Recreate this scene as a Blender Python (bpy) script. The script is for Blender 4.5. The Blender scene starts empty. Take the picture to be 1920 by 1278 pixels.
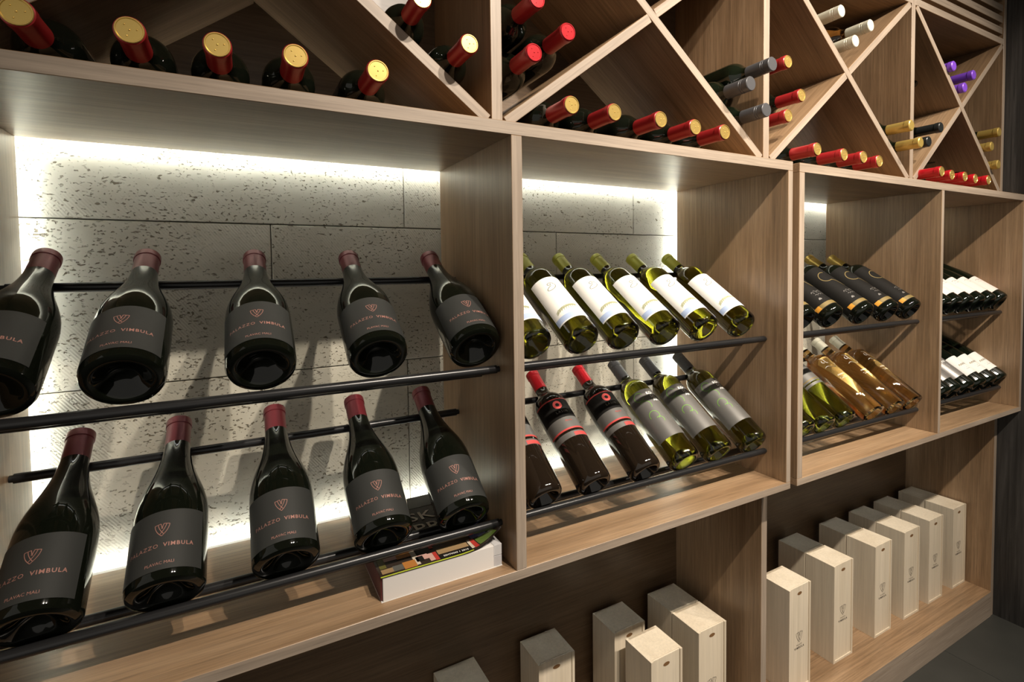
import bpy, bmesh, math, random
from mathutils import Vector, Matrix
random.seed(4)
C = bpy.context.scene.collection
R = math.radians
Z0 = 1.349                                   # floor is z = 0, the lens sits at z = Z0
# ------------------------------------------------------------------ camera, world, lights, exposure
cam = bpy.data.cameras.new('camera'); camo = bpy.data.objects.new('camera', cam); C.objects.link(camo)
cam.sensor_width = 36; cam.lens = 950 / 1920 * 36
cam.shift_x = (960 - 950.74) / 1920; cam.shift_y = (545.23 - 639) / 1920
cam.clip_start = .01
yaw, pitch, roll = .48346, -.03845, -.01348
fw = Vector((math.sin(yaw) * math.cos(pitch), math.cos(yaw) * math.cos(pitch), math.sin(pitch)))
rt = Vector((math.cos(yaw), -math.sin(yaw), 0)); up = rt.cross(fw)
r2 = rt * math.cos(roll) + up * math.sin(roll); u2 = -rt * math.sin(roll) + up * math.cos(roll)
M = Matrix((r2, u2, -fw)).transposed().to_4x4(); M.translation = Vector((0, -.76, Z0))
camo.matrix_world = M
sc = bpy.context.scene; sc.camera = camo
sc.view_settings.view_transform = 'Standard'; sc.view_settings.look = 'None'
sc.view_settings.gamma = 1; sc.view_settings.use_curve_mapping = False
sc.view_settings.exposure = 1.15
sc.cycles.max_bounces = 7; sc.cycles.diffuse_bounces = 3; sc.cycles.glossy_bounces = 3; sc.cycles.transmission_bounces = 7
sc.cycles.caustics_reflective = False; sc.cycles.caustics_refractive = False
w = bpy.data.worlds.new('world'); sc.world = w; w.use_nodes = True
w.node_tree.nodes['Background'].inputs[0].default_value = (1, .94, .84, 1)
w.node_tree.nodes['Background'].inputs[1].default_value = .19

def spot(x, y, z, tx, ty, tz, power, angle=70, col=(1, .885, .75), rad=.022, blend=.6):
    l = bpy.data.lights.new('ceiling_spot', 'SPOT'); l.energy = power; l.color = col
    l.spot_size = R(angle); l.spot_blend = blend; l.shadow_soft_size = rad
    o = bpy.data.objects.new('ceiling_spot', l); C.objects.link(o)
    o.location = (x, y, z + Z0)
    o.rotation_euler = (Vector((tx, ty, tz)) - Vector((x, y, z))).to_track_quat('-Z', 'Y').to_euler()
SPOTS = [(.64, 50), (.92, 56), (1.46, 48), (1.64, 34), (2.06, 40)]
for sx, pw in SPOTS:
    spot(sx, -1.12, 1.37, sx + .0, .10, -.05, pw)

# ------------------------------------------------------------------ materials
def nt(name):
    m = bpy.data.materials.new(name); m.use_nodes = True
    n = m.node_tree.nodes; return m, n, m.node_tree.links, n['Principled BSDF']
def plain(name, col, rough=.5, metal=0, spec=.5, **kw):
    m, n, l, b = nt(name)
    b.inputs['Base Color'].default_value = (*col, 1); b.inputs['Roughness'].default_value = rough
    b.inputs['Metallic'].default_value = metal; b.inputs['Specular IOR Level'].default_value = spec
    for k, v in kw.items(): b.inputs[k.replace('_', ' ')].default_value = v
    return m
def glass(name, col, rough=.02, ior=1.38):
    m, n, l, b = nt(name)
    b.inputs['Base Color'].default_value = (*col, 1); b.inputs['Roughness'].default_value = rough
    b.inputs['Transmission Weight'].default_value = 1; b.inputs['IOR'].default_value = ior
    b.inputs['Coat Weight'].default_value = .6; b.inputs['Coat Roughness'].default_value = .02
    return m
def emit(name, col, s):
    m, n, l, b = nt(name)
    b.inputs['Base Color'].default_value = (*col, 1)
    b.inputs['Emission Color'].default_value = (*col, 1); b.inputs['Emission Strength'].default_value = s
    return m
def wood(name, axis, dark, mid, light, fine=1.0, rough=.37, scale=1.0, bump=.12):
    m, n, l, b = nt(name)
    tc = n.new('ShaderNodeTexCoord'); oi = n.new('ShaderNodeObjectInfo')
    mul = n.new('ShaderNodeVectorMath'); mul.operation = 'MULTIPLY_ADD'
    comb = n.new('ShaderNodeCombineXYZ')
    for i in range(3): l.new(oi.outputs['Random'], comb.inputs[i])
    mul.inputs[1].default_value = (7.3, 9.1, 5.7)
    l.new(comb.outputs[0], mul.inputs[0]); l.new(tc.outputs['Object'], mul.inputs[2])
    def mapped(s_along, s_across):
        mp = n.new('ShaderNodeMapping'); s = [s_across * scale] * 3; s['XYZ'.index(axis)] = s_along * scale
        mp.inputs['Scale'].default_value = s; l.new(mul.outputs[0], mp.inputs[0]); return mp
    def noise(mp, sc_, det, rg, dist=0):
        t = n.new('ShaderNodeTexNoise'); t.inputs['Scale'].default_value = sc_; t.inputs['Detail'].default_value = det
        t.inputs['Roughness'].default_value = rg; t.inputs['Distortion'].default_value = dist
        l.new(mp.outputs[0], t.inputs[0]); return t
    n1 = noise(mapped(.9, 9), 1.6, 5, .6, .6)          # broad figure
    n2 = noise(mapped(2.2, 95), 2.2, 5, .65)           # fibres
    n3 = noise(mapped(9, 260), 2.0, 2, .5)             # pores
    r1 = n.new('ShaderNodeValToRGB'); e = r1.color_ramp.elements
    e[0].position = .30; e[0].color = (*dark, 1); e[1].position = .72; e[1].color = (*light, 1)
    k = r1.color_ramp.elements.new(.5); k.color = (*mid, 1)
    l.new(n1.outputs[0], r1.inputs[0])
    r2_ = n.new('ShaderNodeMapRange'); r2_.inputs[1].default_value = .3; r2_.inputs[2].default_value = .7
    r2_.inputs[3].default_value = 1 - .30 * fine; r2_.inputs[4].default_value = 1 + .22 * fine
    l.new(n2.outputs[0], r2_.inputs[0])
    r3_ = n.new('ShaderNodeMapRange'); r3_.inputs[1].default_value = .28; r3_.inputs[2].default_value = .42
    r3_.inputs[3].default_value = 1 - .22 * fine; r3_.inputs[4].default_value = 1
    l.new(n3.outputs[0], r3_.inputs[0])
    mm = n.new('ShaderNodeMath'); mm.operation = 'MULTIPLY'; l.new(r2_.outputs[0], mm.inputs[0]); l.new(r3_.outputs[0], mm.inputs[1])
    mx = n.new('ShaderNodeVectorMath'); mx.operation = 'SCALE'
    l.new(r1.outputs[0], mx.inputs[0]); l.new(mm.outputs[0], mx.inputs['Scale'])
    l.new(mx.outputs[0], b.inputs['Base Color']); b.inputs['Roughness'].default_value = rough
    b.inputs['Specular IOR Level'].default_value = .5
    bp = n.new('ShaderNodeBump'); bp.inputs['Strength'].default_value = bump; bp.inputs['Distance'].default_value = .0006
    l.new(mm.outputs[0], bp.inputs['Height']); l.new(bp.outputs[0], b.inputs['Normal'])
    return m
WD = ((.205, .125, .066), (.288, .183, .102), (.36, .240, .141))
wood_back = wood('darkened_walnut', 'X', *[tuple(c * .42 for c in q) for q in WD])  # same walnut tones scaled darker, to deepen the rack and cabinet interiors
wood_x = wood('walnut_grain_along', 'X', *WD); wood_z = wood('walnut_grain_upright', 'Z', *WD)
ED = ((.265, .205, .153), (.315, .25, .192), (.37, .30, .236))  # paler tone for every board face turned to the front
edge_x = wood('pale_front_along', 'X', *ED, .8, .5); edge_z = wood('pale_front_upright', 'Z', *ED, .8, .5)
wood_dark = wood('charcoal_veneer', 'Z', (.012, .011, .010), (.030, .028, .026), (.075, .070, .066), 1.6, .5, .7, .3)
pine = wood('pale_pine', 'Z', (.58, .49, .365), (.64, .555, .425), (.69, .60, .47), .35, .55, .8, .05)
rod_m = plain('gunmetal_lacquer', (.022, .022, .023), .28, .35, .5)
rubber = plain('black_rubber', (.01, .01, .01), .6)
led_m = emit('led_tape', (.94, .99, .96), 16)
glass_black = plain('black_glass', (.004, .005, .003), .05, 0, .42)
glass_wine = plain('dark_wine_glass', (.012, .008, .005), .05, 0, .6)
glass_olive = glass('olive_glass', (.17, .16, .009))
glass_green = glass('green_glass', (.14, .14, .012))
glass_bottle_green = plain('deep_green_glass', (.004, .006, .003), .05, 0, .6)
glass_amber = glass('amber_wine_glass', (.94, .58, .20))
cap_maroon = plain('maroon_foil', (.155, .018, .025), .34, .25)
cap_red = plain('red_foil', (.36, .020, .022), .30, .25)
cap_scarlet = plain('scarlet_foil', (.50, .012, .020), .25, .2)
gold_top = plain('gold_foil', (.80, .56, .17), .30, .75)
cap_lime = plain('yellow_green_foil', (.47, .48, .055), .38, .1)
cap_grey = plain('grey_screw_cap', (.085, .085, .09), .38, .3)
cap_white = plain('ivory_screw_cap', (.62, .60, .48), .35, .1)
cap_gold = plain('antique_gold_foil', (.62, .44, .12), .32, .6)
cap_black = plain('black_foil', (.016, .018, .018), .28, .1)
cap_violet = plain('violet_foil', (.22, .075, .62), .35, .2)
lab_char = plain('charcoal_paper', (.028, .029, .027), .6, 0, .3)
lab_white = plain('cream_paper', (.82, .81, .77), .6, 0, .3)
lab_pink = plain('pale_pink_paper', (.80, .69, .64), .6)
lab_grey = plain('pewter_paper', (.15, .145, .135), .38, .3)
lab_silver = plain('silver_paper', (.30, .285, .27), .3, .5)
lab_dark = plain('black_satin_paper', (.010, .0092, .0082), .6, 0, .1)
copper = plain('copper_print', (.36, .17, .135), .45, .1)
red_print = plain('red_print', (.50, .055, .050), .5)
green_print = plain('green_print', (.16, .40, .04), .5)
sage_print = plain('sage_print', (.30, .31, .16), .7)
blue_print = plain('pale_blue_print', (.42, .52, .74), .6)
rose_print = plain('grey_green_line_print', (.16, .16, .10), .6)
white_print = plain('white_print', (.85, .84, .80), .5)
gold_print = plain('gold_print', (.20, .145, .05), .45, .2)
orange_print = plain('orange_seal_print', (.62, .28, .03), .5)
ink = plain('dark_ink', (.06, .05, .045), .6)
notch_m = plain('brown_notch', (.17, .085, .03), .7)
paper_m = plain('page_paper', (.66, .63, .60), .8)

def stone_mat():
    m, n, l, b = nt('travertine')
    tc = n.new('ShaderNodeTexCoord'); oi = n.new('ShaderNodeObjectInfo')
    mul = n.new('ShaderNodeVectorMath'); mul.operation = 'MULTIPLY_ADD'; comb = n.new('ShaderNodeCombineXYZ')
    for i in range(3): l.new(oi.outputs['Random'], comb.inputs[i])
    mul.inputs[1].default_value = (11, 3, 17); l.new(comb.outputs[0], mul.inputs[0]); l.new(tc.outputs['Object'], mul.inputs[2])
    def nz(scl, s, det=2, rg=.5, d=0):
        mp = n.new('ShaderNodeMapping'); mp.inputs['Scale'].default_value = scl; l.new(mul.outputs[0], mp.inputs[0])
        t = n.new('ShaderNodeTexNoise'); t.inputs['Scale'].default_value = s; t.inputs['Detail'].default_value = det
        t.inputs['Roughness'].default_value = rg; t.inputs['Distortion'].default_value = d
        l.new(mp.outputs[0], t.inputs[0]); return t
    def rng(src, a, b_, lo, hi):
        q = n.new('ShaderNodeMapRange'); q.interpolation_type = 'SMOOTHSTEP'
        for i, v in enumerate((a, b_, lo, hi)): q.inputs[i + 1].default_value = v
        l.new(src, q.inputs[0]); return q.outputs[0]
    def mat(op, a, b_):
        q = n.new('ShaderNodeMath'); q.operation = op
        for i, v in enumerate((a, b_)):
            if isinstance(v, (int, float)): q.inputs[i].default_value = v
            else: l.new(v, q.inputs[i])
        return q.outputs[0]
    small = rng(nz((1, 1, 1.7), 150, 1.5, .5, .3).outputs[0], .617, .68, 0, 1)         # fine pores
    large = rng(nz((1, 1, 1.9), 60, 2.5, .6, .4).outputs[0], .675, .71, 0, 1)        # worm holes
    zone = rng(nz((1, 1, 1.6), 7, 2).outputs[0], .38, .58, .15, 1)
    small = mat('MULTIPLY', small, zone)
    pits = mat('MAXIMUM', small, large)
    tone = nz((1, 1, 2.5), 6, 4, .6).outputs[0]
    wave = n.new('ShaderNodeTexWave'); wave.inputs['Scale'].default_value = 70; wave.inputs['Distortion'].default_value = 1.2
    wave.inputs['Detail'].default_value = 2
    mpw = n.new('ShaderNodeMapping'); mpw.inputs['Rotation'].default_value = (0, R(38), 0); l.new(mul.outputs[0], mpw.inputs[0]); l.new(mpw.outputs[0], wave.inputs[0])
    wz = rng(nz((1, 1, 1), 3.1, 1).outputs[0], .45, .6, 0, 1)
    saw = mat('MULTIPLY', wave.outputs[1], wz)
    ramp = n.new('ShaderNodeValToRGB'); e = ramp.color_ramp.elements
    e[0].position = .3; e[0].color = (.50, .475, .385, 1); e[1].position = .72; e[1].color = (.64, .615, .515, 1)
    l.new(tone, ramp.inputs[0])
    mix = n.new('ShaderNodeMixRGB'); mix.inputs[2].default_value = (.13, .10, .058, 1)  # pit colour: brown dirt, with the shadow inside the holes painted in
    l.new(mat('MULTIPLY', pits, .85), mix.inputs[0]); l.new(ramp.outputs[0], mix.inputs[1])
    l.new(mix.outputs[0], b.inputs['Base Color']); b.inputs['Roughness'].default_value = .75
    b.inputs['Specular IOR Level'].default_value = .2
    h = mat('ADD', mat('MULTIPLY', pits, -1.0), mat('MULTIPLY', saw, .06))
    bp = n.new('ShaderNodeBump'); bp.inputs['Strength'].default_value = 1.0; bp.inputs['Distance'].default_value = .005
    l.new(h, bp.inputs['Height']); l.new(bp.outputs[0], b.inputs['Normal'])
    return m
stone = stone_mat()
def tile_mat():
    m, n, l, b = nt('slate_tile')
    tc = n.new('ShaderNodeTexCoord'); t = n.new('ShaderNodeTexNoise'); t.inputs['Scale'].default_value = 9; t.inputs['Detail'].default_value = 6
    l.new(tc.outputs['Object'], t.inputs[0])
    r = n.new('ShaderNodeValToRGB'); r.color_ramp.elements[0].color = (.026, .027, .024, 1); r.color_ramp.elements[1].color = (.045, .045, .040, 1)
    l.new(t.outputs[0], r.inputs[0]); l.new(r.outputs[0], b.inputs['Base Color']); b.inputs['Roughness'].default_value = .5
    return m
tile_m = tile_mat()
grout = plain('tile_grout', (.30, .28, .25), .9)
mortar = plain('stone_bedding', (.20, .185, .155), .9)
plaster = plain('dim_plaster', (.16, .14, .12), .9)

# ------------------------------------------------------------------ mesh helpers
def finish(bm, name, mat, parent=None, loc=(0, 0, 0), smooth=None):
    bmesh.ops.recalc_face_normals(bm, faces=bm.faces[:])
    if smooth is not None:
        for f in bm.faces: f.smooth = True
        for e in bm.edges:
            if len(e.link_faces) == 2 and e.calc_face_angle(0) > R(smooth): e.smooth = False
    if mat in (wood_x, wood_z):
        for f in bm.faces:
            if f.normal.y < -.9: f.material_index = 1
    me = bpy.data.meshes.new(name); bm.to_mesh(me); bm.free(); me.materials.append(mat)
    if mat is wood_x: me.materials.append(edge_x)
    if mat is wood_z: me.materials.append(edge_z)
    o = bpy.data.objects.new(name, me); C.objects.link(o); o.location = loc
    if parent: o.parent = parent
    return o
def box_bm(dx, dy, dz, bev=.0008, cx=0, cy=0, cz=0, bm=None):
    own = bm is None
    bm = bm or bmesh.new()
    r = bmesh.ops.create_cube(bm, size=1)
    for v in r['verts']: v.co = Vector((v.co.x * dx + cx, v.co.y * dy + cy, v.co.z * dz + cz))
    if bev and own: bmesh.ops.bevel(bm, geom=bm.edges[:], offset=bev, segments=1, affect='EDGES', profile=.5)
    return bm
def board(name, parent, x0, x1, y0, y1, z0, z1, mat, bev=.0007, pz=None):
    """axis-aligned board from world bounds; z is measured from lens height"""
    c = Vector(((x0 + x1) / 2, (y0 + y1) / 2, (z0 + z1) / 2 + Z0))
    o = finish(box_bm(abs(x1 - x0), abs(y1 - y0), abs(z1 - z0), bev), name, mat, parent)
    o.location = c - (parent.location if parent else Vector())
    return o
def empty(name, loc, label, cat, group=None):
    o = bpy.data.objects.new(name, None); C.objects.link(o); o.location = loc; o.empty_display_size = .05
    o['label'] = label; o['category'] = cat
    if group: o['group'] = group
    return o
def structure(o): o['kind'] = 'structure'; return o
def lathe(prof, seg=40, closed_ends=True):
    bm = bmesh.new(); rings = []
    for r, z in prof:
        if r < 1e-6: rings.append([bm.verts.new((0, 0, z))])
        else: rings.append([bm.verts.new((r * math.cos(2 * math.pi * i / seg), r * math.sin(2 * math.pi * i / seg), z)) for i in range(seg)])
    for a, b in zip(rings, rings[1:]):
        if len(a) == 1 and len(b) == 1: continue
        for i in range(seg):
            j = (i + 1) % seg
            if len(a) == 1: bm.faces.new((a[0], b[j], b[i]))
            elif len(b) == 1: bm.faces.new((a[i], a[j], b[0]))
            else: bm.faces.new((a[i], a[j], b[j], b[i]))
    return bm
def cyl(bm, p, q, r, seg=20):
    p, q = Vector(p), Vector(q); d = q - p
    m = Matrix.Translation((p + q) / 2) @ d.to_track_quat('Z', 'Y').to_matrix().to_4x4()
    bmesh.ops.create_cone(bm, cap_ends=True, segments=seg, radius1=r, radius2=r, depth=d.length, matrix=m)
def rod(name, parent, p, q, r, mat, seg=20):
    p = Vector(p) + Vector((0, 0, Z0)); q = Vector(q) + Vector((0, 0, Z0)); c = (p + q) / 2
    bm = bmesh.new(); cyl(bm, p - c, q - c, r, seg)
    return finish(bm, name, mat, parent, c - parent.location, 40)
# --- things printed or pasted on a round bottle: flat (x, z) wrapped round the axis, centre facing local -Y
def wrap(x, z, r, off=0): a = x / r + off; return (r * math.sin(a), -r * math.cos(a), z)
def patch_bm(r, z0, z1, a0, a1, n=22, thick=.0003, bm=None):
    bm = bm or bmesh.new(); rows = []
    for i in range(n + 1):
        a = a0 + (a1 - a0) * i / n
        rows.append([bm.verts.new((q * math.sin(a), -q * math.cos(a), z)) for q, z in ((r, z0), (r + thick, z0), (r + thick, z1), (r, z1))])
    for a, b in zip(rows, rows[1:]):
        for k in range(4): bm.faces.new((a[k], b[k], b[(k + 1) % 4], a[(k + 1) % 4]))
    bm.faces.new(rows[0]); bm.faces.new(rows[-1][::-1])
    return bm
def ribbons_bm(lines, w, mapf, closed=False):
    bm = bmesh.new()
    for pts in lines:
        L_ = []
        for i, p in enumerate(pts):
            a = Vector(pts[max(i - 1, 0)]); b = Vector(pts[min(i + 1, len(pts) - 1)]); d = (b - a)
            if d.length < 1e-9: d = Vector((1, 0))
            d.normalize(); nn = Vector((-d.y, d.x)) * w / 2; p = Vector(p)
            L_.append((bm.verts.new(mapf(*(p + nn))), bm.verts.new(mapf(*(p - nn)))))
        for a, b in zip(L_, L_[1:]): bm.faces.new((a[0], b[0], b[1], a[1]))
    return bm
_txt = {}
def text_bm(body, size, mapf, spacing=1.0, bold=0.0, shear=0.0):
    key = (body, size, spacing, bold, shear)
    if key not in _txt:
        cu = bpy.data.curves.new('t', 'FONT'); cu.body = body; cu.size = size; cu.space_character = spacing
        cu.align_x = 'CENTER'; cu.align_y = 'CENTER'; cu.resolution_u = 2; cu.offset = bold; cu.shear = shear
        o = bpy.data.objects.new('t', cu); C.objects.link(o); bpy.context.view_layer.update()
        me = o.evaluated_get(bpy.context.evaluated_depsgraph_get()).to_mesh()
        _txt[key] = ([tuple(v.co[:2]) for v in me.vertices], [tuple(p.vertices) for p in me.polygons])
        o.to_mesh_clear(); bpy.data.objects.remove(o); bpy.data.curves.remove(cu)
    vs, fs = _txt[key]; bm = bmesh.new(); vv = [bm.verts.new(mapf(*v)) for v in vs]
    for f in fs:
        try: bm.faces.new([vv[i] for i in f])
        except ValueError: pass
    return bm
def bez(p, n=8):
    out = []
    for i in range(n + 1):
        t = i / n; q = [Vector(a) for a in p]
        while len(q) > 1: q = [a.lerp(b, t) for a, b in zip(q, q[1:])]
        out.append(tuple(q[0]))
    return out
def circle(cx, cy, r, a0=0, a1=360, n=20, ry=None):
    ry = ry or r
    return [(cx + r * math.cos(R(a0 + (a1 - a0) * i / n)), cy + ry * math.sin(R(a0 + (a1 - a0) * i / n))) for i in range(n + 1)]
def vlogo(s):
    h = [bez([(-.5, .40), (-.46, -.05), (-.22, -.34), (0, -.55)]), bez([(-.29, .44), (-.22, .05), (.0, -.22), (.12, -.38)]),
         bez([(-.10, .48), (-.03, .15), (.1, -.08), (.24, -.22)])[:5], [(-.5, .40), (-.10, .48)], [(-.10, .48), (0, .10)]]
    return [[(x * s * k, y * s) for x, y in l] for l in h for k in (1, -1)]

# ------------------------------------------------------------------ the setting
# stone wall: slabs of travertine proud of their bedding
YS = .372
bed = board('wall_back', None, -1.6, 2.56, YS + .022, YS + .09, -1.349, 1.42, mortar, 0); structure(bed)
rows = [(.1027, .40, [-1.02, -.34, .333, 1.01, 1.69, 2.36]), (-.198, .1007, [-.63, .0565, .744, 1.43, 2.11]), (-.53, -.200, [-1.02, -.34, .334, 1.01, 1.69, 2.36])]
for z0, z1, js in rows:
    xs = [-1.3] + js + [2.53]
    for a, b in zip(xs, xs[1:]):
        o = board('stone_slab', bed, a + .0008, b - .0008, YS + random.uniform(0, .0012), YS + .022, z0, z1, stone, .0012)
# floor
fl = board('floor', None, -1.6, 3.4, -3.2, .5, -1.379, -1.359, grout, 0); structure(fl)
tm = None
for i in range(-7, 3):
    for j in range(6):
        x1 = 2.148 + .6 * i; y1 = .30 - .6 * j
        if tm is None: o = board('floor_tile', fl, x1 + .001, x1 + .599, y1 - .599, y1 - .001, -1.359, -1.349, tile_m, .0008); tm = o
        else:
            o = tm.copy(); C.objects.link(o); o.location = Vector((x1 + .3, y1 - .3, -1.354 + Z0)) - fl.location
wr = board('wall_right', None, 2.536, 2.60, -3.2, .46, -1.349, 1.42, wood_dark, 0); structure(wr)
structure(board('ceiling', None, -1.6, 2.6, -3.2, .46, 1.42, 1.46, plaster, 0))

# ------------------------------------------------------------------ display units with rails
ZTT, ZTB, ZBT, ZBB, DB = .2526, .2305, -.5219, -.5392, .349
RR = .0075
TU, TL = R(34.5), R(36.3)
BU, BL = (.045, -.137), (.045, -.431)                     # base centre (y, z) of an 85 mm bottle on each tier
def rail_pos(tier):
    T, (by, bz) = (TU, BU) if tier == 'upper' else (TL, BL)
    a = Vector((math.cos(T), math.sin(T))); nn = Vector((-math.sin(T), math.cos(T))); b = Vector((by, bz))
    front = Vector((.058, -.1767)) if tier == 'upper' else Vector((.056, -.459))
    supp = front + Vector((.066, -.018))
    rear = b + a * .247 - nn * (.0153 + RR)
    return front, supp, rear
def unit(label, x_left, x_right, dividers, th_l, th_r):
    u = empty('display_shelf', ((x_left + x_right) / 2, DB / 2, ZBB + Z0), label, 'shelf')
    board('top_board', u, x_left, x_right, 0, DB, ZTB, ZTT, wood_x)
    board('bottom_board', u, x_left, x_right, 0, DB, ZBB, ZBT, wood_x)
    board('side_panel', u, x_left, x_left + th_l, 0, DB, ZBT, ZTB, wood_z)
    board('side_panel', u, x_right - th_r, x_right, 0, DB, ZBT, ZTB, wood_z)
    edges = [x_left + th_l]
    for a, b in dividers:
        board('divider', u, a, b, 0, DB - .002, ZBT, ZTB, wood_z); edges += [a, b]
    edges.append(x_right - th_r)
    for k in range(0, len(edges), 2):
        a, b = edges[k], edges[k + 1]
        for tier in ('upper', 'lower'):
            f, s, r = rail_pos(tier)
            for p in (f, s, r):
                o = rod('rail', u, (a + .006, p.x, p.y), (b - .006, p.x, p.y), RR, rod_m)
                for xa, xb in ((a + .0005, a + .008), (b - .008, b - .0005)):
                    bm = bmesh.new(); cc = Vector(((xa + xb) / 2, p.x, p.y + Z0)); cyl(bm, (-(xb - xa) / 2, 0, 0), ((xb - xa) / 2, 0, 0), RR * .72, 14)
                    q = finish(bm, 'rail_socket', rubber, o, cc - o.location - u.location, 40)
    t = .0035
    for nm, args in (('led_strip', (x_left + .004, x_right - .004, DB, DB + t, ZTB + .007, ZTB + .017)), ('led_strip', (x_left + .004, x_right - .004, DB, DB + t, ZBB + .003, ZBB + .012)),
                     ('led_strip', (x_left + .004, x_left + .013, DB, DB + t, ZBT, ZTB)), ('led_strip', (x_right - .013, x_right - .004, DB, DB + t, ZBT, ZTB))):
        board(nm, u, *args, led_m, 0)
    return u
D1 = (.4108, .4315)
unit('walnut display shelf of two stone-backed bays with rails, holding the charcoal-label bottles', -.3185 - .0185, 1.1738, [D1], .0185, .0169)
unit('walnut display shelf with rails against the dark wall, holding the amber bottles', 1.1997, 2.5335, [(1.9065, 1.9218)], .0205, .0185)

# ------------------------------------------------------------------ lattice rack above
YR0, YR1 = .065, .352
rk = empty('lattice_wine_rack', (1.1, .2, ZTT + Z0), 'walnut lattice wine rack with crossed boards above the display shelves', 'wine rack')
posts = [(-.345, -.325), (.407, .429), (1.155, 1.177), (1.857, 1.878), (2.512, 2.532)]
ZR0, ZR1 = .266, .812
for a, b in posts: board('post', rk, a, b, YR0, YR1, ZTT, 1.05 if a > 2 else .825, wood_z)
for (a0, a), (b, b1) in zip(posts, posts[1:]):
    L_ = math.hypot(b - a, ZR1 - ZR0); an = math.atan2(ZR1 - ZR0, b - a); cx, cz = (a + b) / 2, (ZR0 + ZR1) / 2
    half = math.pi / 2 - 0
    def diag(ln, ang, px, pz, yo=0):
        o = finish(box_bm(ln, YR1 - YR0, .0195, .0007), 'diagonal_board', wood_x, rk)
        o.rotation_euler = (0, -ang, 0); o.location = Vector((px, (YR0 + YR1) / 2 + yo, pz + Z0)) - rk.location
    diag(L_ - .020, -an, cx, cz)
    gap = .0100 / math.sin(2 * an) if True else 0
    hl = (L_ - .020) / 2 - gap
    for s in (1, -1):
        m_ = gap + hl / 2
        diag(hl, an, cx + s * m_ * math.cos(an), cz + s * m_ * math.sin(an), .0004)
    board('top_rail', rk, a, b, YR0, YR1, ZR1 - .004, ZR1 + .018, wood_x)
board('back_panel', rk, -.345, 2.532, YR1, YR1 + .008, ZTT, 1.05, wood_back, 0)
for k in range(5):
    z = .848 + .0405 * k
    board('vent_slat', rk, 1.878, 2.512, YR0 + .004, YR0 + .024, z, z + .0245, wood_x)

# ------------------------------------------------------------------ base cabinet
YB0, ZSH = .065, -1.2505
bc = empty('base_cabinet', (1.1, .2, 0), 'low walnut open cabinet on a plinth holding the wooden boxes', 'cabinet')
board('shelf', bc, -.345, 2.512, YB0 - .002, .352, ZSH - .022, ZSH, wood_x)
board('plinth', bc, -.345, 2.512, YB0 - .0015, YB0 + .020, -1.349, ZSH - .022, wood_x)
board('divider', bc, 1.157, 1.179, YB0, .352, ZSH, ZBB - .0005, wood_z)
board('end_panel', bc, 2.512, 2.534, YB0, .352, -1.349, ZBB - .0005, wood_z)
board('end_panel', bc, -.367, -.345, YB0, .352, -1.349, ZBB - .0005, wood_z)
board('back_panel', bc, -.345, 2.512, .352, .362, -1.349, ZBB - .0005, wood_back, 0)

# ------------------------------------------------------------------ wine bottles
def copy_tree(o, parent=None):
    c = o.copy(); C.objects.link(c); c.parent = parent
    for ch in list(o.children): copy_tree(ch, c)
    return c
def capsule_prof(rn, z0, L, lip=.0012):
    return [(rn + .0002, z0), (rn + .0007, z0), (rn + .0004, L - .016), (rn + .0004, L - .0150), (rn + .0004 + lip, L - .0142), (rn + .0005 + lip, L - .006),
            (rn + .0001 + lip, L - .0018), (rn - .0012, L), (0, L)]
def screw_prof(rn, z0, L):
    r = rn + .0010
    return [(rn, z0), (r, z0), (r, L - .022), (r - .0006, L - .0215), (r - .0006, L - .0195), (r, L - .019), (r, L - .0165), (r - .0005, L - .016), (r - .0005, L - .0145), (r, L - .014), (r, L - .0012), (r - .0012, L), (0, L)]
BURG = [(0, .024), (.010, .023), (.020, .014), (.028, .003), (.032, .0003), (.036, .0004), (.0405, .003), (.0425, .0085), (.0427, .05), (.0425, .110), (.0420, .122), (.0403, .136), (.0370, .151),
        (.0325, .166), (.0275, .182), (.0230, .198), (.0197, .214), (.0175, .229), (.0163, .244), (.0156, .262), (.0153, .280), (.0150, .2955), (0, .2955)]
BURG = [(q * 1.115, z) for q, z in BURG]
def bordeaux(L=.305, r=.0375, rn=.0145):
    sh = L - .108
    return [(0, .028), (.009, .027), (.018, .018), (.024, .004), (.0265, .0006), (.029, .0003), (.0325, .0016), (r - .0020, .0050), (r - .0005, .0095), (r, .0145), (r, sh), (r * .975, sh + .008), (r * .90, sh + .016), (r * .77, sh + .0235), (r * .60, sh + .029),
            (rn + .0032, sh + .035), (rn + .0012, sh + .043), (rn + .0004, sh + .055), (rn, L - .02), (rn, L - .001), (0, L - .001)]
def flute(L=.325, r=.038, rn=.0145):
    return [(0, .014), (.012, .012), (.024, .003), (.027, .0004), (.0315, .0010), (r - .0028, .0040), (r - .0008, .0090), (r, .015), (r, .125), (r * .97, .145), (r * .90, .168), (r * .79, .195), (r * .67, .222), (r * .56, .247), (r * .47, .270),
            (rn + .0012, .288), (rn, .30), (rn, L - .001), (0, L - .001)]
def straight(L=.305, r=.037, rn=.0150):      # square-shouldered clear bottle
    sh = L - .098
    return [(0, .012), (.020, .010), (.029, .001), (r - .0015, .0004), (r, .004), (r, sh), (r * .97, sh + .006), (r * .86, sh + .012), (r * .66, sh + .017), (rn + .003, sh + .022), (rn + .0006, sh + .029), (rn, L - .02), (rn, L - .001), (0, L - .001)]
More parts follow.
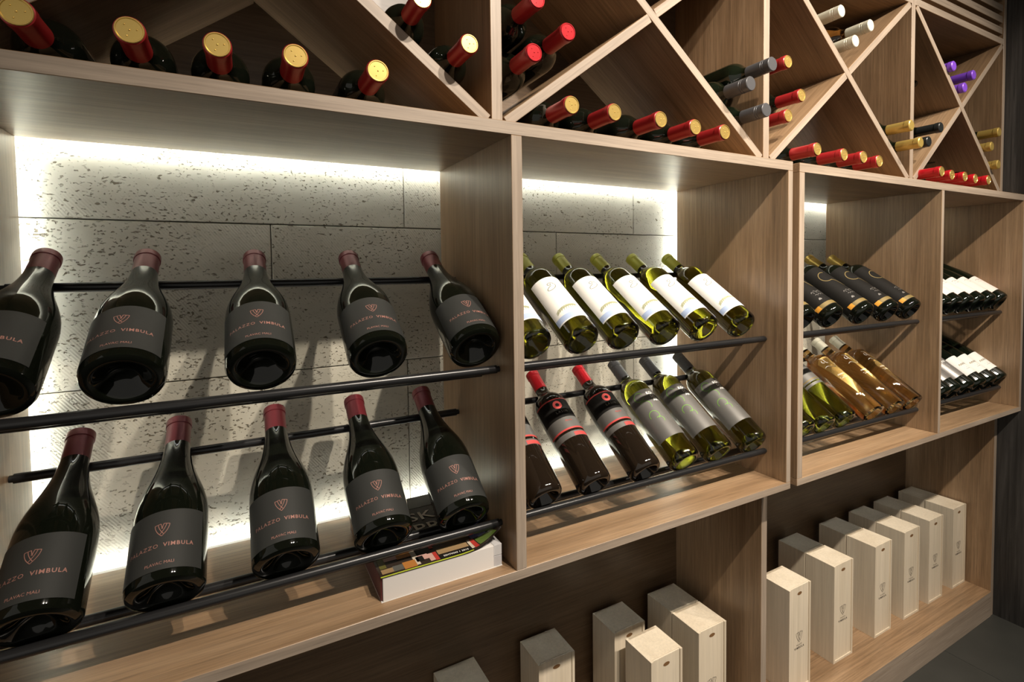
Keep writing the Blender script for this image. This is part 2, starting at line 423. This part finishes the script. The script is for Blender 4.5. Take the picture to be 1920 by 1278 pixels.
def base_bottle(name, prof, mat, capmat, cap='foil', L=.2955, rn=.0150, cap0=None, top=None):
    e = empty(name, (0, 0, 0), 'x', 'bottle')
    finish(lathe(prof), 'glass_body', mat, e, smooth=38)
    pf = capsule_prof(rn, cap0 or L - .055, L + .0006) if cap == 'foil' else screw_prof(rn, cap0 or L - .060, L + .0006)
    k = finish(lathe(pf, 32), 'capsule' if cap == 'foil' else 'screw_cap', capmat, e, smooth=32)
    if top:
        rt_ = rn + .0002
        bm = lathe([(0, L + .0007), (rt_ - .0022, L + .0007), (rt_ - .0016, L + .0016), (rt_ - .0006, L + .0016), (rt_, L + .0006)], 28)
        for ang in (10, 130, 250):
            q = bmesh.ops.create_uvsphere(bm, u_segments=8, v_segments=5, radius=.0009)
            for v in q['verts']: v.co += Vector((.0075 * math.cos(R(ang)), .0075 * math.sin(R(ang)), L + .0007))
        q = bmesh.ops.create_uvsphere(bm, u_segments=8, v_segments=5, radius=.0011)
        for v in q['verts']: v.co.z += L + .0007
        finish(bm, 'foil_disc', top, k, smooth=40)
    return e
def mapper(r, x0, z0, off): return lambda x, z: wrap(x + x0, z + z0, r, off)

# --- charcoal label bottle
pal = base_bottle('wine_bottle', BURG, glass_black, cap_maroon, L=.2955, rn=.0176, cap0=.243)
def palazzo(e, off):
    r = .0478
    lb = finish(patch_bm(r, .0135, .0985, off - R(74), off + R(66), 32), 'label', lab_char, e, smooth=30)
    rp = r + .0005
    finish(ribbons_bm(vlogo(.0175), .0008, mapper(rp, 0, .0700, off)), 'emblem', copper, lb)
    finish(text_bm('PALAZZO', .0078, mapper(rp, -.0228, .0470, off), 1.22), 'lettering', copper, lb)
    finish(text_bm('VIMBULA', .0078, mapper(rp, .0212, .0470, off), 1.22, .00016), 'lettering', copper, lb)
    finish(text_bm('PLAVAC MALI', .0056, mapper(rp, 0, .0225, off), 1.0), 'lettering', copper, lb)
palazzo(pal, R(-6))
def set_bottle(e, x, tier, r, first, label, group, twist=0, dz=0):
    o = e if first else copy_tree(e)
    T, (by, bz) = (TU, BU) if tier == 'upper' else (TL, BL)
    d = .0425 - r
    o.location = (x, by + d * math.sin(T), bz - d * math.cos(T) + Z0)
    o.rotation_euler = Matrix.Rotation(-(math.pi / 2 - T), 3, 'X').__matmul__(Matrix.Rotation(twist, 3, 'Z')).to_euler()
    o['label'] = label; o['category'] = 'bottle'; o['group'] = group
    return o
ORD = ['leftmost', 'second', 'third', 'fourth', 'fifth', 'sixth']
def nth(i, n): return 'leftmost' if i == 0 else ('rightmost' if i == n - 1 else ORD[i] + ' from the left')
first = True
for tier, xs in (('upper', [-.2690, -.1384, .0234, .1914, .3600]), ('lower', [-.236, -.102, .0484, .194, .3340])):
    for i, x in enumerate(xs):
        set_bottle(pal, x, tier, .0443, first, f'black bottle with charcoal label and maroon capsule, {nth(i, 5)} on the {tier} rails', 'charcoal-label bottles in the left bay', R(random.uniform(-3, 3)))
        first = False

# --- white wine with cream label
wh = base_bottle('wine_bottle', bordeaux(), glass_olive, cap_lime, L=.305, rn=.0145)
r = .0376; lb = finish(patch_bm(r, .038, .172, R(-78), R(62), 30), 'label', lab_white, wh, smooth=30); rp = r + .0005; off = R(-6)
swirl = bez([(.004, .012), (-.006, .014), (-.010, .004), (-.002, .001), (.006, .002), (.004, .010)], 14) + []
finish(ribbons_bm([bez([(.0105, .0085), (.004, .0165), (-.009, .013), (-.0075, .0015), (.003, .0005), (.0075, .0085), (.003, .010)], 16),
                   bez([(.0085, .0085), (.020, .004), (.012, -.014), (-.008, -.018), (-.020, -.009), (-.008, -.003), (.004, .003)], 18)], .0015, mapper(rp, -.010, .140, off)), 'script_initial', rose_print, lb)
tree = [bez([(-.022 + .005 * k, -.006), (-.021 + .005 * k, .004 + .002 * (k % 3)), (-.017 + .005 * k, .001)], 5) for k in range(9)] + [bez([(-.026, -.009 + .002 * k), (-.006, .004 + .0015 * k), (.024, .0015 * k)], 8) for k in range(4)]
finish(ribbons_bm(tree, .0012, mapper(rp, -.008, .071, off)), 'landscape_print', sage_print, lb)
finish(patch_bm(r + .0003, .041, .0545, R(-78), R(62), 30), 'blue_band', blue_print, lb, smooth=30)
first = True
for i, x in enumerate([.482, .593, .699, .815, .935, 1.064]):
    set_bottle(wh, x, 'upper', .0375, first, f'olive glass bottle with cream label and yellow-green capsule, {nth(i, 6)} on its rails', 'white wine bottles with cream labels', R(random.uniform(-4, 2))); first = False

# --- red wine with dark and red banded label
rd = base_bottle('wine_bottle', bordeaux(.312), glass_wine, cap_scarlet, L=.312, rn=.0146)
r = .0376; rp = r + .0005
lb = finish(patch_bm(r, .118, .202, R(-95), R(80), 30), 'label', lab_dark, rd, smooth=30)
finish(patch_bm(r + .0002, .121, .150, R(-95), R(80), 30), 'silver_band', lab_grey, lb, smooth=30)
finish(patch_bm(r + .0004, .1185, .1225, R(-95), R(80), 30), 'red_stripe', red_print, lb, smooth=30)
finish(patch_bm(r + .0003, .199, .202, R(-95), R(80), 30), 'red_stripe', red_print, lb, smooth=30)
bm = bmesh.new()
for k in range(24):
    a, b = R(15 * k), R(15 * (k + 1)); f_ = mapper(rp, -.008, .184, 0)
    bm.faces.new([bm.verts.new(f_(*p)) for p in ((.0045 * math.cos(a), .0045 * math.sin(a)), (.0105 * math.cos(a), .0105 * math.sin(a)), (.0105 * math.cos(b), .0105 * math.sin(b)), (.0045 * math.cos(b), .0045 * math.sin(b)))])
finish(bm, 'red_roundel', red_print, lb)
finish(text_bm('LASIN', .0085, mapper(rp, -.006, .165, 0), 1.35, .0001), 'lettering', lab_silver, lb)
finish(text_bm('Plavina', .006, mapper(rp + .0003, -.003, .140, 0), 1.0, 0, .3), 'lettering', red_print, lb)
l2 = finish(patch_bm(r, .100, .113, R(-95), R(80), 30), 'lower_label', lab_grey, rd, smooth=30)
finish(patch_bm(r + .0003, .1005, .1095, R(-10), R(78), 20), 'red_stripe', red_print, l2, smooth=30)
first = True
for i, x in enumerate([.503, .621, .756]):
    set_bottle(rd, x, 'lower', .0375, first, f'dark bottle with red-banded label and scarlet capsule, {["leftmost", "middle", "rightmost"][i]} of three on the lower rails', 'red-banded bottles', R(random.uniform(-6, 2))); first = False

# --- grey label with green rings
gr = base_bottle('wine_bottle', bordeaux(.315), glass_green, cap_grey, cap='screw', L=.315, rn=.0145)
r = .0376; rp = r + .0005
lb = finish(patch_bm(r, .055, .190, R(-95), R(70), 30), 'label', lab_grey, gr, smooth=30)
finish(ribbons_bm([circle(-.022, .174, .0115, 20, 330), circle(-.019, .146, .0135, -40, 130), circle(-.016, .116, .012, -60, 200), circle(-.010, .100, .009, -40, 120)], .0013, mapper(rp, -.010, 0, 0)), 'green_rings', green_print, lb)
for k, t_ in enumerate(('KO', 'DJ', 'AR')):
    finish(text_bm(t_, .0115, mapper(rp, -.001 + .003 * k, .176 - .0105 * k, 0), 1.05, .0004), 'lettering', white_print, lb)
finish(ribbons_bm([[(-.002 + .002 * j, .106 - .004 * k), (.014, .106 - .004 * k), (.026 - .003 * (k % 2), .106 - .004 * k)] for k in range(4) for j in (0,)], .0009, mapper(rp, -.012, 0, 0)), 'fine_print', lab_silver, lb)
first = True
for i, x in enumerate([.873, .982, 1.108]):
    set_bottle(gr, x, 'lower', .0375, first, f'green bottle with grey ringed label and grey screw cap, {["leftmost", "middle", "rightmost"][i]} of three', 'grey-label screw cap bottles', R(random.uniform(-4, 4))); first = False

# --- black sleeve with gold print
bg = base_bottle('wine_bottle', bordeaux(.305), glass_black, cap_gold, L=.305, rn=.0145)
r = .0376; rp = r + .0006
lb = finish(patch_bm(r, .022, .196, R(-115), R(100), 36), 'sleeve_label', lab_dark, bg, smooth=30)
finish(ribbons_bm([circle(-.006, .150, .017, 60, 290, 20, .019), bez([(-.001, .132), (.012, .126), (.012, .108), (.020, .100)])], .0022, mapper(rp, -.010, 0, 0)), 'gold_arc', gold_print, lb)
finish(ribbons_bm([bez([(-.010 + .009 * k, .076 + .004 * (k % 2)), (-.006 + .009 * k, .086), (-.003 + .009 * k, .072)]) for k in range(4)] + [bez([(-.006 + .009 * k, .066), (-.002 + .009 * k, .071), (.001 + .009 * k, .063)]) for k in range(3)], .0013, mapper(rp, -.013, 0, 0)), 'script_print', lab_silver, lb)
bmx = ribbons_bm([bez([(-.012, .048), (-.009, .058), (-.006, .048)], 6)], .004, mapper(rp, -.010, 0, 0)); finish(bmx, 'pale_emblem', lab_silver, lb)
finish(patch_bm(r + .0004, .024, .036, R(-58), R(98), 26), 'gold_band', gold_print, lb, smooth=30)
finish(patch_bm(r + .0004, .024, .037, R(-82), R(-58), 8), 'orange_seal', orange_print, lb, smooth=30)
first = True
for i, x in enumerate([1.306, 1.431, 1.585, 1.720, 1.851]):
    set_bottle(bg, x, 'upper', .0375, first, f'black bottle with gold-printed dark sleeve label, {nth(i, 5)} on its rails', 'gold-printed black bottles', R([0, -6, -2, 6, 14][i])); first = False

# --- green bottles and amber bottles
gn = base_bottle('wine_bottle', bordeaux(.305), glass_green, cap_grey, cap='screw', L=.305, rn=.0145)
lb = finish(patch_bm(.0376, .128, .196, R(-95), R(80), 30), 'label', lab_grey, gn, smooth=30)
finish(patch_bm(.0376 + .0003, .133, .136, R(-95), R(80), 30), 'gold_line', gold_print, lb, smooth=30)
finish(patch_bm(.0376, .116, .124, R(-95), R(80), 30), 'lower_label', lab_grey, gn, smooth=30)
first = True
for i, x in enumerate([1.308, 1.400, 1.497]):
    set_bottle(gn, x, 'lower', .0375, first, f'green bottle with grey shoulder label beside the amber bottles, {["leftmost", "middle", "rightmost"][i]} of three', 'green bottles left of the amber bottles', R(random.uniform(-5, 5))); first = False
am = base_bottle('wine_bottle', straight(), glass_amber, cap_white, L=.305, rn=.0150, cap0=.262)
rp = .0374
finish(ribbons_bm([bez([(-.010, .205), (.006, .200), (-.006, .186), (.004, .182)]), bez([(-.016, .170), (.0, .182), (.004, .150), (.020, .160), (.026, .176)], 14), bez([(-.008, .196), (-.014, .188), (-.004, .186)])], .0016, mapper(rp, -.014, 0, 0)), 'white_script', white_print, am)
finish(text_bm('rosato', .009, mapper(rp, -.008, .134, 0), 1.1), 'lettering', white_print, am)
finish(ribbons_bm([[(-.008, .124), (.006, .124), (.018, .124)], [(-.005, .120), (.006, .120), (.016, .120)]], .0008, mapper(rp, -.014, 0, 0)), 'fine_print', white_print, am)
first = True
for i, x in enumerate([1.640, 1.757, 1.862]):
    set_bottle(am, x, 'lower', .037, first, f'clear bottle of amber wine with ivory capsule, {["leftmost", "middle", "rightmost"][i]} of three', 'amber wine bottles', R([-6, 4, 14][i])); first = False

# --- slender bottles in the far bay
cap_pearl = plain('pearl_foil', (.55, .45, .43), .35, .3)
sl = base_bottle('wine_bottle', flute(), glass_bottle_green, cap_pearl, L=.325, rn=.0145)
lb = finish(patch_bm(.0382, .034, .118, R(-80), R(80), 30), 'label', lab_pink, sl, smooth=30)
finish(ribbons_bm([bez([(-.008, .100), (-.002, .106), (.004, .098)]), bez([(.002, .097), (.008, .103), (.012, .096)]), [(-.006, .090), (.004, .090), (.012, .090)]], .0012, mapper(.0387, -.016, 0, 0)), 'fine_print', lab_silver, lb)
X4 = lambda x: 2.045 + (x - 2.045) * .89
first = True
for i, x in enumerate([1.972, 2.053, 2.139, 2.232, 2.331, 2.430, 2.535]):
    if i == 0: continue
    set_bottle(sl, X4(x), 'upper', .038, first, f'slender green bottle with pale pink label, {nth(i - 1, 6)} in the far bay', 'pink-label slender bottles', R(random.uniform(-4, 12)), 0); first = False
sw = base_bottle('wine_bottle', flute(), glass_bottle_green, cap_black, L=.325, rn=.0145)
lb = finish(patch_bm(.0382, .040, .120, R(-80), R(80), 30), 'label', lab_white, sw, smooth=30)
finish(ribbons_bm([bez([(-.016 + .008 * k, .078), (-.014 + .008 * k, .090), (-.010 + .008 * k, .078)], 6) for k in range(4)], .0018, mapper(.0387, -.014, 0, 0)), 'gold_emblem', gold_print, lb)
finish(ribbons_bm([[(-.012, .066), (0, .066), (.012, .066)], [(-.008, .060), (0, .060), (.008, .060)]], .001, mapper(.0387, -.014, 0, 0)), 'fine_print', lab_silver, lb)
first = True
for i, x in enumerate([2.354, 2.450, 2.545]):
    set_bottle(sw, X4(x), 'lower', .038, first, f'slender dark bottle with white label and gold emblem, {["leftmost", "middle", "rightmost"][i]} of three', 'white-label slender bottles', R(random.uniform(0, 10))); first = False
sg = base_bottle('wine_bottle', flute(), glass_bottle_green, cap_black, L=.325, rn=.0145)
lb = finish(patch_bm(.0382, .040, .122, R(-80), R(80), 30), 'label', lab_silver, sg, smooth=30)
finish(text_bm('PA', .012, mapper(.0387, -.014, .106, 0), 1.1, .0003), 'lettering', white_print, lb)
finish(ribbons_bm([[(-.012, .092 - .005 * k), (0, .092 - .005 * k), (.014, .092 - .005 * k)] for k in range(3)], .001, mapper(.0387, -.014, 0, 0)), 'fine_print', white_print, lb)
first = True
for i, x in enumerate([2.061, 2.139, 2.249]):
    set_bottle(sg, X4(x), 'lower', .038, first, f'slender dark bottle with silver label in the far bay, {["leftmost", "middle", "rightmost"][i]} of three', 'silver-label slender bottles', R(random.uniform(0, 10))); first = False

# ------------------------------------------------------------------ bottles lying in the lattice rack, necks out
LB = .302
kinds = {
    'red': base_bottle('wine_bottle', bordeaux(LB), glass_black, cap_red, L=LB, rn=.0150, cap0=LB - .062, top=gold_top),
    'allred': base_bottle('wine_bottle', bordeaux(LB), glass_black, cap_red, L=LB, rn=.0150, cap0=LB - .066, top=cap_scarlet),
    'scarlet': base_bottle('wine_bottle', bordeaux(LB), glass_black, cap_scarlet, L=LB, rn=.0150, cap0=LB - .066, top=gold_top),
    'grey': base_bottle('wine_bottle', bordeaux(LB), glass_bottle_green, cap_grey, cap='screw', L=LB, rn=.0152, cap0=LB - .062),
    'white': base_bottle('wine_bottle', bordeaux(LB), glass_amber, cap_white, cap='screw', L=LB, rn=.0150, cap0=LB - .060),
    'gold': base_bottle('wine_bottle', bordeaux(LB), glass_bottle_green, cap_gold, L=LB, rn=.0148, cap0=LB - .066),
    'black': base_bottle('wine_bottle', bordeaux(LB), glass_black, cap_black, L=LB, rn=.0148, cap0=LB - .066),
    'violet': base_bottle('wine_bottle', bordeaux(LB), glass_black, cap_violet, L=LB, rn=.0148, cap0=LB - .066),
    'yellow': base_bottle('wine_bottle', bordeaux(LB), glass_bottle_green, cap_gold, L=LB, rn=.0148, cap0=LB - .058),
}
used = set()
def rack_bottle(kind, x, y, z, label, group):
    e = kinds[kind]; o = e if kind not in used else copy_tree(e); used.add(kind)
    o.location = (x, y + LB, z + Z0); o.rotation_euler = (math.pi / 2, 0, R(random.uniform(-1, 1)))
    o['label'] = label; o['category'] = 'bottle'; o['group'] = group
zb = ZTT + .0378
POS5 = ['leftmost', 'second from left', 'middle', 'second from right', 'rightmost']
for i, (x, y) in enumerate([(-.205, -.013), (-.109, -.015), (-.015, -.016), (.075, -.023), (.181, -.020)]):
    rack_bottle('red', x, y, zb, f'gold-topped red bottle in the dark top left rack triangle, {POS5[i]} of five', 'bottles in the first bottom triangle')
for x, y, z, t in [(.267, .02, .431, 'upper'), (.345, .02, .376, 'lower')]:
    rack_bottle('red', x, y, z, f'gold-topped red-capsuled bottle, {t} of two left of the first visible rack post', 'bottles left of the first post')
for x, y, z, t in [(.468, .012, .474, 'topmost'), (.468, .010, .380, 'lowest'), (.540, .010, .430, 'rightmost')]:
    rack_bottle('allred', x, y, z, f'bottle with all-red capsule right of the first visible rack post, {t} of three', 'all-red capsule bottles')
for i, (x, y) in enumerate([(.526, -.017), (.616, -.017), (.729, -.020), (.837, -.011), (.924, -.011)]):
    rack_bottle('red', x, y, zb, f'red gold-topped bottle above the cream-label bottles, {POS5[i]} of five', 'bottles in the second bottom triangle')
for x, y, z, t in [(1.113, .010, .474, 'topmost'), (1.044, .017, .421, 'middle'), (1.104, .017, .369, 'lowest')]:
    rack_bottle('grey', x, y, z, f'bottle with grey screw cap lying in the rack, {t} of three', 'grey screw cap bottles in the rack')
for x, y, z, t in [(1.217, .045, .511, 'topmost'), (1.271, .045, .437, 'middle'), (1.217, .045, .379, 'lowest')]:
    rack_bottle('red', x, y, z, f'red gold-topped bottle behind the grey screw caps, {t} of three', 'red bottles behind the grey screw caps')
for i, (x, y) in enumerate([(1.263, -.002), (1.388, .005), (1.478, .0), (1.573, .010)]):
    rack_bottle('red', x, y, zb, f'red gold-topped bottle above the gap between the shelves, {["leftmost", "second", "third", "rightmost"][i]} of four', 'bottles in the third bottom triangle')
for x, y, z, t in [(1.424, .035, .677, 'upper left'), (1.566, .035, .669, 'right'), (1.497, .035, .612, 'lowest')]:
    rack_bottle('white', x, y, z, f'bottle with ivory screw cap resting in the rack crossing, {t} one of three', 'ivory screw cap bottles')
for x, y, z, t in [(1.753, .017, .413, 'upper'), (1.812, .017, .369, 'lower')]:
    rack_bottle('gold', x, y, z, f'bottle with plain gold capsule beside the third post, {t} of two', 'gold capsule bottles')
for x, y, z, t in [(1.989, .04, .441, 'upper'), (1.919, .04, .388, 'lower')]:
    rack_bottle('black', x, y, z, f'bottle with black capsule in the rack, {t} of two', 'black capsule bottles')
for x, y, z, t in [(2.099, .05, .655, 'left'), (2.240, .05, .650, 'right'), (2.180, .05, .598, 'lowest')]:
    rack_bottle('violet', x, y, z, f'bottle with violet capsule in the rack, {t} one of three', 'violet capsule bottles')
for x, y, z, t in [(2.435, .045, .478, 'topmost'), (2.372, .045, .421, 'middle'), (2.435, .045, .362, 'lowest')]:
    rack_bottle('yellow', x, y, z, f'gold-capsuled bottle at the right end of the rack, {t} of three', 'gold capsule bottles at the end')
for i, (x, y) in enumerate([(1.930, .010), (2.035, .025), (2.115, .022), (2.195, .026), (2.275, .018)]):
    rack_bottle('scarlet', x, y, zb, f'scarlet-capsuled bottle in the far right bottom triangle, {POS5[i]} of five', 'bottles in the fourth bottom triangle')

# ------------------------------------------------------------------ wooden wine boxes
BW, BD, BH = .103, .0915, .3125
def make_box():
    e = empty('wine_box', (0, 0, 0), 'x', 'box')
    t = .007
    bm = bmesh.new()
    for dx, dy, dz, cx, cy, cz in ((t, BD, BH, -BW / 2 + t / 2, 0, BH / 2), (t, BD, BH, BW / 2 - t / 2, 0, BH / 2), (BW - 2 * t, t, BH, 0, BD / 2 - t / 2, BH / 2),
                                   (BW - 2 * t, BD, t, 0, 0, t / 2), (BW - 2 * t, BD - .006, t, 0, .003, BH - t / 2)):
        box_bm(dx, dy, dz, 0, cx, cy, cz, bm)
    finish(bm, 'case', pine, e)
    lw = BW - 2 * t - .0006
    ld = finish(box_bm(lw, .0035, BH - t - .0005, .0004), 'sliding_lid', pine, e, (0, -BD / 2 + .0042, t + (BH - t) / 2))
    y = -.0035 / 2 - .0004; top = (BH - t) / 2
    bm = bmesh.new(); vs = [bm.verts.new((.0105 * math.cos(R(15 * k)), y, top - .022 + .0048 * math.sin(R(15 * k)))) for k in range(24)]; bm.faces.new(vs)
    finish(bm, 'thumb_notch', notch_m, ld)
    f_ = lambda zz: (lambda x, z: (x, y, z + zz))
    finish(ribbons_bm(vlogo(.030), .0010, f_(.000)), 'emblem', ink, ld)
    finish(text_bm('PALAZZO', .0052, f_(-.0245), 1.3), 'lettering', ink, ld)
    finish(text_bm('VIMBULA', .0090, f_(-.0335), 1.35, .0002), 'lettering', ink, ld)
    return e
bx = make_box(); first = True
def put_box(xl, yf, label, rz=0):
    global first
    o = bx if first else copy_tree(bx); first = False
    o.location = (xl + BW / 2, yf + BD / 2, ZSH + Z0); o.rotation_euler = (0, 0, R(rz))
    o['label'] = label; o['category'] = 'box'; o['group'] = 'pale wooden wine boxes in the base cabinet'
put_box(1.381, .1345, 'pale wooden wine box standing nearest the base cabinet divider on its right', .4)
for i, xl in enumerate([1.617, 1.851, 2.040, 2.215, 2.400]):
    t = ['second', 'third', 'fourth', 'fifth', 'rightmost'][i]
    put_box(xl, .141, f'front pale wooden wine box, {t} in the row right of the divider', random.uniform(-.8, .8))
    put_box(xl + random.uniform(-.002, .002), .141 + BD + .003, f'pale wooden wine box behind the {t} box right of the divider', random.uniform(-.5, .5))
put_box(.373, .256, 'dim pale wooden wine box at the far left bottom, leftmost of all boxes', .5)
put_box(.600, .2455, 'pale wooden wine box set back below the book, second from the left', -.4)
put_box(.826, .2430, 'shaded pale wooden wine box behind another, left of the divider', .3)
put_box(.839, .1245, 'pale wooden wine box pushed forward, third from left at the bottom', .4)
put_box(1.016, .139, 'front pale wooden wine box just left of the base cabinet divider', -.2)
put_box(1.016, .139 + BD + .003, 'pale wooden wine box behind the one just left of the divider', .3)

# ------------------------------------------------------------------ the book
bk = empty('book', (.29, .155, ZBT + Z0), 'thick softcover book with a photo collage cover lying under the rails', 'book')
BX0, BX1, BY0, BY1, BT = .182, .397, .028, .285, .0395
board('page_block', bk, BX0 + .003, BX1 - .016, BY0 + .001, BY1 - .002, ZBT + .0008, ZBT + BT - .0006, paper_m, .0004)
board('page_tab', bk, BX1 - .0155, BX1, BY0 + .002, BY1 - .002, ZBT + .0008, ZBT + BT * .48, plain('grey_paper', (.50, .49, .50), .8), .0004)
board('page_tab', bk, BX1 - .0155, BX1, BY0 + .002, BY1 - .002, ZBT + BT * .50, ZBT + BT - .0006, plain('light_grey_paper', (.58, .57, .57), .8), .0004)
board('back_cover', bk, BX0, BX1, BY0, BY1, ZBT, ZBT + .0008, plain('white_card', (.7, .68, .65), .6), 0)
board('spine', bk, BX0, BX0 + .003, BY0 + .004, BY1, ZBT + .0008, ZBT + BT - .0006, plain('red_spine_card', (.10, .02, .02), .45), .0004)
def cover_z(x, y):
    u = (x - BX0) / (BX1 - BX0); v = (BY1 - y) / (BY1 - BY0)
    q = max(0, u + .75 * v - 1.42)
    return ZBT + BT + .0005 + 1.4 * q * q * .20
N = 26; bm = bmesh.new(); gv = [[None] * (N + 1) for _ in range(N + 1)]
lowv = [[None] * (N + 1) for _ in range(N + 1)]
for i in range(N + 1):
    for j in range(N + 1):
        x = BX0 + (BX1 - BX0) * i / N; y = BY0 + (BY1 - BY0) * j / N; z = cover_z(x, y)
        p = Vector((x, y, z + Z0)) - bk.location
        gv[i][j] = bm.verts.new(p); lowv[i][j] = bm.verts.new(p - Vector((0, 0, .0006)))
for i in range(N):
    for j in range(N):
        bm.faces.new((gv[i][j], gv[i + 1][j], gv[i + 1][j + 1], gv[i][j + 1])); bm.faces.new((lowv[i][j], lowv[i][j + 1], lowv[i + 1][j + 1], lowv[i + 1][j]))
for k in range(N):
    for A, B in (((k, 0), (k + 1, 0)), ((N, k), (N, k + 1)), ((k + 1, N), (k, N)), ((0, k + 1), (0, k))):
        bm.faces.new((gv[A[0]][A[1]], lowv[A[0]][A[1]], lowv[B[0]][B[1]], gv[B[0]][B[1]]))
cover = finish(bm, 'front_cover', plain('dark_brown_cover', (.030, .020, .015), .22), bk, smooth=40)
def cov(x, y, h=.0006): return Vector((x, y, cover_z(x, y) + h + Z0)) - bk.location
def print_rect(name, u0, u1, v0, v1, mat, h=.0006, n=8):
    """printed area on the cover; u across, v up from the near edge, both 0..1"""
    bm = bmesh.new(); g = [[bm.verts.new(cov(BX0 + (BX1 - BX0) * (u0 + (u1 - u0) * i / n), BY0 + (BY1 - BY0) * (v0 + (v1 - v0) * j / n), h)) for j in range(n + 1)] for i in range(n + 1)]
    for i in range(n):
        for j in range(n): bm.faces.new((g[i][j], g[i + 1][j], g[i + 1][j + 1], g[i][j + 1]))
    return finish(bm, name, mat, cover, smooth=40)
pm = {k: plain('print_' + k, v, .25) for k, v in dict(olive=(.10, .09, .02), orange=(.42, .17, .04), pink=(.55, .33, .28), black=(.012, .011, .010), red=(.42, .04, .03), tan=(.30, .20, .10), cream=(.55, .48, .38), green=(.10, .16, .03), leaf=(.22, .30, .06), blue=(.035, .06, .22), sky=(.10, .17, .45), grey=(.10, .10, .09), lime=(.45, .52, .05), slate=(.05, .055, .06)).items()}
for nm, u0, u1, v0, v1, k in [('photo', .02, .11, .03, .08, 'tan'), ('photo', .11, .19, .03, .09, 'grey'), ('photo', .19, .29, .02, .10, 'orange'), ('photo', .29, .40, .07, .13, 'pink'), ('photo', .30, .36, .06, .12, 'black'), ('photo', .05, .18, .16, .23, 'pink'), ('photo', .17, .28, .15, .24, 'orange'), ('photo', .02, .07, .09, .25, 'olive'),
                              ('photo', .28, .32, .03, .24, 'cream'), ('photo', .33, .44, .13, .25, 'black'), ('red_stripe', .44, .47, .02, .12, 'red'), ('red_stripe', .44, .47, .17, .26, 'red'), ('cream_stripe', .40, .44, .03, .12, 'pink'),
                              ('photo', .48, .74, .075, .14, 'tan'), ('photo', .50, .74, .105, .135, 'grey'), ('dark_strip', .48, .75, .015, .07, 'black'), ('cream_stripe', .75, .79, .03, .15, 'cream'), ('red_stripe', .775, .81, .02, .15, 'red'),
                              ('photo', .82, .97, .03, .14, 'green'), ('photo', .84, .90, .05, .10, 'leaf'), ('photo', .91, .96, .07, .12, 'leaf'), ('photo', .80, .97, .15, .25, 'blue'), ('photo', .86, .93, .14, .155, 'sky'), ('photo', .88, .95, .215, .24, 'sky'), ('lime_edge', .0, .75, .0, .012, 'lime'), ('painted_led_reflection', .02, .98, .80, .98, 'grey')]:  # grey strip at the far edge: LED reflection painted onto the cover
    print_rect(nm, u0, u1, v0, v1, pm[k], .0005 + .0001 * (hash(k) % 4 if False else len(k) % 4))
tmap = lambda cx, cy: (lambda x, y: cov(cx + x, cy + y, .0012))
silver_title = plain('silver_title', (.50, .43, .35), .5)
for t_, cy in (('SK', .194), ('PR', .146)):
    finish(text_bm(t_, .047, tmap(.300, cy), 1.05, .0003), 'title_lettering', silver_title, cover)
finish(text_bm('EDITION 1 2015', .0060, tmap(.314, .0385), 1.1, .0001), 'lettering', white_print, cover)
